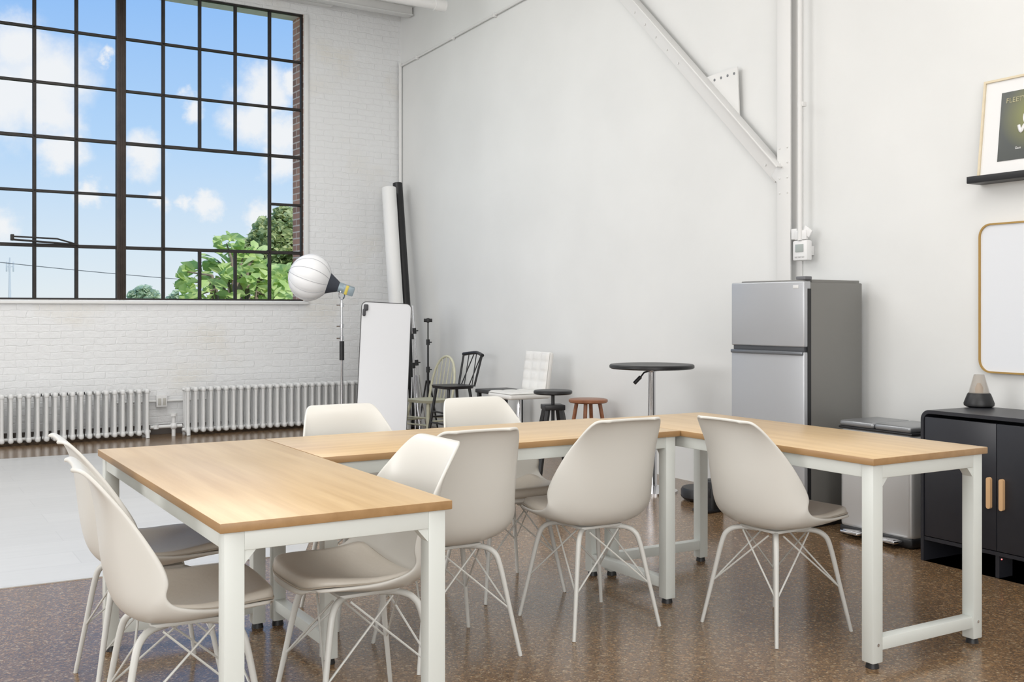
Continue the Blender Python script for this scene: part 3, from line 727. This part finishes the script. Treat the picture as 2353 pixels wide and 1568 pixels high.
# ---------------- light stands ----------------
def lstand(label,loc,h,rz,spread=.12,m=M_chrome,T=False,lean=(0,0)):
    r=empty('light_stand',label,'light stand',loc=loc,rot=(lean[0],lean[1],rz))
    bm=bmesh.new(); cyl(bm,(0,0,.12),(0,0,h*.55),.013,seg=12); cyl(bm,(0,0,h*.55),(0,0,h*.8),.01,seg=12); cyl(bm,(0,0,h*.8),(0,0,h),.007,seg=12); finish(bm,'pole',m,r)
    for z in (.55,.8):
        bm=bmesh.new(); cyl(bm,(0,0,h*z-.03),(0,0,h*z+.03),.02,seg=12); tube(bm,[(0,0,h*z),(.04,0,h*z)],.006,8); finish(bm,'clamp_knob',M_black,r)
    for k in range(3):
        a=k*2.094+.5; bm=bmesh.new(); tube(bm,[(math.cos(a)*.02,math.sin(a)*.02,h*.45),(math.cos(a)*spread,math.sin(a)*spread,.005)],.009,8); finish(bm,'leg',m,r)
    if T:
        bm=bmesh.new(); cyl(bm,(-.045,0,h),(.045,0,h),.018,seg=12); box(bm,(0,0,h+.0),(.03,.04,.05),.005); finish(bm,'tilt_head',M_black,r)
    return r
lstand('collapsed silver light stand leaning in the corner',(at(968,11.15),11.15,0),1.33,.2,.07,lean=(0,-.07))
lstand('collapsed silver light stand standing by the wall',(at(955,11.45),11.45,0),1.25,.9,.06,lean=(0,-.05))
lstand('thin black light stand with tilt head',(at(983,11.4),11.4,0),1.17,.1,.12,M_black,True)

# ---------------- lantern softbox on stand ----------------
lx,ly=(785-CX)/F*10.6,10.6
ls=empty('studio_light','white lantern softbox light on chrome stand','studio light',loc=(lx,ly,0))
bm=bmesh.new(); cyl(bm,(0,0,.1),(0,0,.78),.017,seg=16); cyl(bm,(0,0,.78),(0,0,1.22),.012,seg=16); cyl(bm,(0,0,1.1),(0,0,1.4),.009,seg=16); finish(bm,'pole',M_chrome,ls)
bm=bmesh.new(); cyl(bm,(0,0,.78),(0,0,.97),.024,seg=16); finish(bm,'grip_sleeve',M_black,ls)
for z in (1.0,1.12,1.33):
    bm=bmesh.new(); cyl(bm,(0,0,z-.02),(0,0,z+.02),.022,seg=12); tube(bm,[(0,-.0,z),(-.05,-.02,z)],.008,8)
    finish(bm,'clamp_knob',M_chrome,ls)
for k in range(3):
    a=k*2.094+.3; bm=bmesh.new(); tube(bm,catmull([(math.cos(a)*.02,math.sin(a)*.02,.22),(math.cos(a)*.2,math.sin(a)*.2,.2),(math.cos(a)*.27,math.sin(a)*.27,.12),(math.cos(a)*.36,math.sin(a)*.36,.012)],4),.011,8); finish(bm,'leg',M_chrome,ls)
hp=Vector((-.005,0,1.50)); bp_=Vector(((714-785)/F*10.6,-.05,H-(638-HY)*10.6/F))
ax=(bp_-hp).normalized(); Q=Vector((0,0,1)).rotation_difference(ax).to_matrix().to_4x4()
Mh=Matrix.Translation(hp)@Q; dd=(bp_-hp).length; RB=.228
prof=[]
for k in range(0,19):
    t=math.radians(28+152*k/18); prof.append((RB*1.04*math.sin(t) if k<18 else 0,dd-RB*math.cos(t)*.92))
bm=bmesh.new(); lathe(bm,prof,72,Mh,mod=lambda q:1-.03*(1-abs(math.sin(q*math.pi*12)))**1.5); sh=finish(bm,'lamp_shade',M_light,ls,angle=60)
bm=bmesh.new()
for k in range(12):
    a=2*math.pi*k/12
    P=[Mh@Vector((p[0]*.978*math.cos(a),p[0]*.978*math.sin(a),p[1])) for p in prof]
    tube(bm,P,.003,5)
finish(bm,'shade_rib',mat('rib_grey',srgb(186,186,190),.6),sh)
bm=bmesh.new(); r0=RB*math.sin(math.radians(28)); z0=dd-RB*math.cos(math.radians(28))*.92
lathe(bm,[(.045,.02),(r0*.95,z0-.01),(r0*1.12,z0+.015),(r0*1.05,z0+.015),(.04,.025)],36,Mh); finish(bm,'skirt',mat('dark_fabric',srgb(62,66,76),.8),ls)
bm=bmesh.new(); cyl(bm,Mh@Vector((0,0,.04)),Mh@Vector((0,0,-.03)),.05,seg=24); vs=box(bm,(0,0,0),(.09,.09,.12),.012); bmesh.ops.transform(bm,matrix=Mh@Matrix.Translation((0,0,-.07)),verts=[v for v in vs if v.is_valid]); finish(bm,'lamp_body',mat('grey_blue_lamp',srgb(150,165,174),.4,.2),ls)
bm=bmesh.new(); vs=box(bm,(0,0,0),(.093,.03,.03),.003); bmesh.ops.transform(bm,matrix=Mh@Matrix.Translation((0,-.032,-.055)),verts=[v for v in vs if v.is_valid]); finish(bm,'lamp_label',mat('yellow_label',srgb(215,195,90),.4),ls)
bm=bmesh.new(); tube(bm,catmull([(0,0,1.38),(-.02,-.06,1.42),(.0,-.065,1.47)],4),.009,8); tube(bm,catmull([(0,0,1.38),(.02,.06,1.42),(.0,.065,1.47)],4),.009,8); finish(bm,'yoke',M_chrome,ls)

# ---------------- radiators ----------------
def section_mesh():
    bm=bmesh.new()
    for y in (-.06,0,.06):
        tube(bm,[(0,y,.05),(0,y,.09),(0,y,.41),(0,y,.45)],[.022,.0165,.0165,.022],10)
    for z in (.458,.045):
        box(bm,(0,0,z),(.046,.17,.055),.02,seg=3)
    cyl(bm,(-.044,0,.46),(.044,0,.46),.014,seg=10); cyl(bm,(-.044,0,.05),(.044,0,.05),.016,seg=10)
    return bm
x1=wl(822,900,.16)[0]; x0=wl(415,900,.16)[0]; x3=wl(340,900,.16)[0]
secmesh=None
def radiator(xs_,xe,label):
    n=round(abs(xe-xs_)/.078); pitch=(xe-xs_)/n
    c=Vector((C.x,C.y))+dL*((xs_+xe)/2)+nL*.22
    r=empty('radiator',label,'radiator',loc=(c.x,c.y,0),rz=aL,group='cast iron radiators along the brick wall')
    global secmesh
    for k in range(n):
        if secmesh is None:
            o=finish(section_mesh(),'section',M_rad,r); secmesh=o.data
        else:
            o=bpy.data.objects.new('section',secmesh); COL.objects.link(o); o.parent=r
        o.location=(-(xe-xs_)/2+pitch*(k+.5),0,.008)
    for s in (-1,1):
        for y in (-.06,.06):
            bm=bmesh.new(); tube(bm,[(s*(abs(xe-xs_)/2-abs(pitch)/2),y,.08),(s*(abs(xe-xs_)/2-abs(pitch)/2),y*1.3,0)],[.022,.02],10)
            finish(bm,'foot',M_rad,r)
    return r
radiator(x0,x1,'white cast iron column radiator under window next to mirror')
radiator(x3-2.1,x3,'white cast iron column radiator under window')
bm=bmesh.new(); cyl(bm,(x3+.005,-.22,.10),(x0-.005,-.22,.10),.018,seg=12); cyl(bm,(x0-.09,-.22,.0),(x0-.09,-.22,.2),.02,seg=12); cyl(bm,(x0-.09,-.22,.2),(x0-.09,-.22,.23),.035,seg=14)
bmesh.ops.create_icosphere(bm,subdivisions=2,radius=.038,matrix=Matrix.Translation((x0-.09,-.22,.10))); cyl(bm,(x3+.06,-.22,.08),(x3+.06,-.22,.12),.03,seg=8)
tag(finish(bm,'radiator_valve',M_rad,loc=RL,rz=aL),'white painted pipe and valve between radiators','valve')
bm=bmesh.new(); box(bm,(-6,-.008,.05),(11.9,.016,.1),.002)
tag(finish(bm,'base_strip_left',mat('dark_strip',srgb(84,78,74),.6),loc=RL,rz=aL,smooth=False),'dark strip at the foot of the brick wall','base_strip',kind='structure')  # plain dark strip along the foot of the wall
xo,zo=wl(370,922,.03)
ob=empty('outlet_box','white surface-mounted electrical outlet between the radiators','outlet',loc=RL,rz=aL)
bm=bmesh.new(); box(bm,(xo,-.03,zo),(.11,.06,.12),.008); finish(bm,'housing',M_white,ob)
M_sock=mat('socket_grey',srgb(190,188,182),.5)
for s in (-1,1):
    bm=bmesh.new(); box(bm,(xo+s*.024,-.062,zo-.005),(.03,.006,.07),.004); finish(bm,'socket',M_sock,ob)
for xa_,xb_ in ((xo+.05,x0+.3),(x3-.3,xo-.05)):
    bm=bmesh.new(); cyl(bm,(xa_,-.03,zo),(xb_,-.03,zo),.013,seg=10); finish(bm,'conduit',M_paint,ob)

# ---------------- outside ----------------
bm=bmesh.new(); box(bm,(0,250,-4.05),(900,900,.1))
tag(finish(bm,'ground',mat('grass_ground',srgb(110,130,80),.9,var=.3,vscale=.1),smooth=False),'grassy ground outside','ground',kind='structure')
def leafmat(name,c1,c2,sc=2.2):
    m=bpy.data.materials.new(name); m.use_nodes=True; nt=m.node_tree; b=nt.nodes['Principled BSDF']
    tc=nt.nodes.new('ShaderNodeTexCoord'); n=nt.nodes.new('ShaderNodeTexNoise'); n.inputs['Scale'].default_value=sc; n.inputs['Detail'].default_value=6
    nt.links.new(tc.outputs['Object'],n.inputs['Vector']); r=nt.nodes.new('ShaderNodeValToRGB'); r.color_ramp.elements[0].color=c1; r.color_ramp.elements[1].color=c2
    r.color_ramp.elements[0].position=.35; r.color_ramp.elements[1].position=.65
    nt.links.new(n.outputs['Fac'],r.inputs['Fac']); nt.links.new(r.outputs['Color'],b.inputs['Base Color']); b.inputs['Roughness'].default_value=.6
    tr=nt.nodes.new('ShaderNodeBsdfTranslucent'); nt.links.new(r.outputs['Color'],tr.inputs['Color']); mx=nt.nodes.new('ShaderNodeMixShader'); mx.inputs[0].default_value=.5
    nt.links.new(b.outputs[0],mx.inputs[1]); nt.links.new(tr.outputs[0],mx.inputs[2]); nt.links.new(mx.outputs[0],nt.nodes['Material Output'].inputs[0])
    return m
M_bark=mat('bark',srgb(125,112,98),.9,var=.3,vscale=8)
def tree(label,base,clusters,nleaf,ls_,m):
    r=empty('tree',label,'tree',loc=base)
    bm=bmesh.new()
    tot=sum(c[3]**2 for c in clusters)
    for (cx_,cy_,cz_,cr_) in clusters:
        for k in range(int(nleaf*cr_**2/tot)):
            d=Vector((random.gauss(0,1),random.gauss(0,1),random.gauss(0,1))).normalized()*cr_*random.uniform(.5,1.08)
            p=Vector((cx_,cy_,cz_))+d
            s=ls_*random.uniform(.6,1.25)
            q=Euler((random.uniform(-.9,.9),random.uniform(-.9,.9),random.uniform(0,6.28))).to_matrix()
            L=[(0,-.5,0),(.3,-.2,.06),(.32,.1,.05),(0,.55,-.1),(-.32,.1,.05),(-.3,-.2,.06),(0,0,-.02)]
            V=[bm.verts.new(p+q@(Vector(a)*s)) for a in L]
            for i in range(6): bm.faces.new((V[6],V[i],V[(i+1)%6]))
    me=bpy.data.meshes.new('foliage'); bm.to_mesh(me); bm.free(); me.materials.append(m)
    o=bpy.data.objects.new('foliage',me); COL.objects.link(o); o.parent=r
    bm=bmesh.new(); c0=clusters[0]
    tube(bm,[(0,0,0),(c0[0]*.3,c0[1]*.3,c0[2]*.5),(c0[0],c0[1],c0[2])],[.03*c0[2]+.02,.02*c0[2]+.02,.05],10)
    for c in clusters[1:]:
        tube(bm,[(c0[0]*.3,c0[1]*.3,c0[2]*.5),((c[0]+c0[0])/2,(c[1]+c0[1])/2,(c[2]*.55+c0[2]*.45)),(c[0],c[1],c[2])],[.05,.03,.012],8)
    finish(bm,'trunk',M_bark,r)
    return r
def P(u,v,Y): return ((u-CX)/F*Y,Y,H-(v-HY)*Y/F)
def clus(L,Y,base):
    return [(P(u,v,Y+dy)[0]-base[0],Y+dy-base[1],P(u,v,Y+dy)[2]-base[2],rp*Y/F) for u,v,rp,dy in L]
M_leaf1=leafmat('bright_leaves',srgb(182,206,128),srgb(220,232,168)); M_leaf2=leafmat('deep_leaves',srgb(168,180,128),srgb(210,216,164),1.4); M_leaf3=leafmat('hazy_distant_leaves',srgb(188,206,182),srgb(208,220,195),.3)  # haze is put into the pale colour of the farthest leaves
base=(P(560,700,20)[0],20,-4)
tree('leafy green tree with large pale leaves outside window',base,clus([(545,645,48,0),(480,640,38,.5),(430,625,20,.3),(600,645,50,.8),(520,560,28,.2),(560,585,32,.6),(640,640,38,1.2),(450,680,42,0),(540,700,55,.5),(630,690,55,.5),(590,590,26,.9),(500,600,28,.4),(415,650,16,.3)],20,base),470,.30,M_leaf1)
base=(P(660,700,34)[0],34,-4)
tree('dense green tree behind the leafy one',base,clus([(665,560,70,0),(620,540,42,.5),(600,575,42,.3),(690,520,45,.8),(650,500,26,.2),(640,640,80,.6),(720,560,80,1.2),(580,570,25,.5),(575,610,45,.5)],34,base),9000,.24,M_leaf2)
base=(P(330,700,150)[0],150,-4)
tree('small distant tree on the horizon',base,clus([(330,676,20,0),(310,684,16,0),(350,684,16,0),(335,698,26,0)],150,base),1500,.9,M_leaf3)
base=(P(408,700,165)[0],165,-4)
tree('small distant tree on the horizon',base,clus([(408,684,16,0),(395,694,14,0),(424,690,14,0)],165,base),1000,.9,M_leaf3)
x,y,z=P(440,668,120)
bm=bmesh.new(); box(bm,(0,0,(z+4)/2),(1.6,4,z+4)); box(bm,(1.6,0,(z+3)/2),(1.5,3,z+3)); box(bm,(0,0,z+4.1),(1.8,4.2,.2))
tag(finish(bm,'distant_building',mat('pale_building',srgb(215,220,226),.8),loc=(x,y,-4),smooth=False),'pale distant building beyond the trees','building')
x,y,z=P(22,592,150)
M_tower=mat('tower_grey',srgb(185,190,198),.6)
ct=empty('cell_tower','slender distant cell tower','tower',loc=(x,y,-4))
bm=bmesh.new(); tube(bm,[(0,0,0),(0,0,z+4)],[.28,.1],8); finish(bm,'mast',M_tower,ct)
for k in range(3):
    bm=bmesh.new(); a=k*2.1; box(bm,(.5*math.cos(a),.5*math.sin(a),z+2.7),(.15,.15,1.4),.02); tube(bm,[(0,0,z+2.7),(.5*math.cos(a),.5*math.sin(a),z+2.7)],.04,6); finish(bm,'antenna',M_tower,ct)
pts=[]
for k in range(13):
    t=k/12; u=-250+900*t; v=575+ (660-575)*t+ 6*math.sin(math.pi*t); pts.append(Vector(P(u,v,45+10*t)))
pb=Vector((pts[0].x,pts[0].y,-4))
pw=empty('power_line','dark overhead cable between utility poles crossing the sky','power line',loc=pb)
bm=bmesh.new(); tube(bm,[p-pb for p in pts],.018,5); finish(bm,'cable',mat('cable_dark',srgb(95,98,104),.6),pw)
for e_ in (pts[0],pts[-1]):
    bm=bmesh.new(); q=e_-pb; cyl(bm,(q.x,q.y,0),(q.x,q.y,q.z+.1),.14,.1,10); finish(bm,'utility_pole',M_bark,pw)

# ---------------- world ----------------
w=bpy.data.worlds.new('sky'); scene.world=w; w.use_nodes=True; nt=w.node_tree; bg=nt.nodes['Background']
tc=nt.nodes.new('ShaderNodeTexCoord'); sp=nt.nodes.new('ShaderNodeSeparateXYZ'); nt.links.new(tc.outputs['Generated'],sp.inputs[0])
cr=nt.nodes.new('ShaderNodeValToRGB'); E=cr.color_ramp.elements
E[0].position=0; E[0].color=srgb(234,241,244); E[1].position=.3; E[1].color=srgb(138,188,249)
e=E.new(.05); e.color=srgb(220,235,247); e=E.new(.15); e.color=srgb(183,217,252); e=E.new(.8); e.color=srgb(128,178,240)
nt.links.new(sp.outputs['Z'],cr.inputs['Fac'])
nz=nt.nodes.new('ShaderNodeTexNoise'); nz.inputs['Scale'].default_value=24; nz.inputs['Detail'].default_value=9; nz.inputs['Roughness'].default_value=.62
nt.links.new(tc.outputs['Generated'],nz.inputs['Vector'])
ns=nt.nodes.new('ShaderNodeVectorMath'); ns.operation='MULTIPLY_ADD'; ns.inputs[1].default_value=(.06,.06,.06); ns.inputs[2].default_value=(-.03,-.03,-.03)
nt.links.new(nz.outputs['Color'],ns.inputs[0])
pa=nt.nodes.new('ShaderNodeVectorMath'); pa.operation='ADD'; nt.links.new(tc.outputs['Generated'],pa.inputs[0]); nt.links.new(ns.outputs[0],pa.inputs[1])
prev=None
for (u,v,r) in ((40,110,62),(110,190,72),(30,230,78),(120,255,55),(600,205,54),(585,285,54),(655,320,44),(650,385,42),(330,355,42),(140,345,42),(478,468,26),(435,248,24),(228,133,16),(365,468,22),(595,497,28),(8,522,34),(668,190,28),(210,440,24),(620,240,44),(430,470,18)):
    dv=Vector(((u-CX)/F,1,(HY-v)/F)).normalized()
    s=nt.nodes.new('ShaderNodeVectorMath'); s.operation='DISTANCE'; s.inputs[1].default_value=dv; nt.links.new(pa.outputs[0],s.inputs[0])
    q=nt.nodes.new('ShaderNodeMath'); q.operation='DIVIDE'; q.inputs[1].default_value=r/F; nt.links.new(s.outputs['Value'],q.inputs[0])
    if prev is None: prev=q
    else:
        mn=nt.nodes.new('ShaderNodeMath'); mn.operation='SMOOTH_MIN'; mn.inputs[2].default_value=.3; nt.links.new(prev.outputs[0],mn.inputs[0]); nt.links.new(q.outputs[0],mn.inputs[1]); prev=mn
mr_=nt.nodes.new('ShaderNodeMapRange'); mr_.interpolation_type='SMOOTHSTEP'; mr_.inputs[1].default_value=1.6; mr_.inputs[2].default_value=.4; mr_.inputs[3].default_value=0; mr_.inputs[4].default_value=.95
nt.links.new(prev.outputs[0],mr_.inputs[0])
mx=nt.nodes.new('ShaderNodeMix'); mx.data_type='RGBA'; mx.inputs[7].default_value=srgb(247,248,250)
nt.links.new(mr_.outputs[0],mx.inputs[0]); nt.links.new(cr.outputs['Color'],mx.inputs[6]); nt.links.new(mx.outputs[2],bg.inputs['Color'])
bg.inputs['Strength'].default_value=1.0

# ---------------- lights ----------------
def area(name,loc,target,sx,sy,power,col=(1,1,1)):
    l=bpy.data.lights.new(name,'AREA'); l.shape='RECTANGLE'; l.size=sx; l.size_y=sy; l.energy=power; l.color=col
    o=bpy.data.objects.new(name,l); COL.objects.link(o); o.location=loc
    o.rotation_euler=(Vector(target)-Vector(loc)).to_track_quat('-Z','Y').to_euler(); return o
area('fill_light',(-2.6,8.0,4.5),(-1.6,8.4,0),4.0,2.5,100,(1,.995,.985))  # unseen panel added below the ceiling to brighten the far corner
area('fill_light',(-2.5,4.0,4.5),(-2.5,4.0,0),4.0,2.5,68,(1,.99,.97))  # added overhead fill for the left half, no visible fixture
area('fill_light',(1.2,3.0,4.5),(1.0,3.0,0),3.5,2.5,68,(1,.99,.97))  # added overhead fill above the right desks, no visible fixture
area('fill_light',(.4,-2.6,2.3),(-.6,6,1.3),6,3.6,310,(1,.995,.98))  # large upright fill added behind the camera, out of view
area('fill_light',(-6.3,2.0,2.6),(0,8,1.6),4,3,200,(1,1,1))  # upright fill added out of view on the left
s=bpy.data.lights.new('sun','SUN'); s.energy=4.2; s.angle=.02; s.color=(1,.97,.9); so=bpy.data.objects.new('sun',s); COL.objects.link(so)
so.rotation_euler=Vector((-.5,.6,-.7)).to_track_quat('-Z','Y').to_euler(); so.location=(5,-5,30)

# ---------------- camera ----------------
cam=bpy.data.cameras.new('camera'); co=bpy.data.objects.new('camera',cam); COL.objects.link(co)
co.location=(0,0,H); co.rotation_euler=(math.pi/2,0,0); cam.sensor_width=36; cam.lens=F/2353*36; cam.shift_y=-(784-HY)/2353; cam.clip_end=2000
scene.camera=co
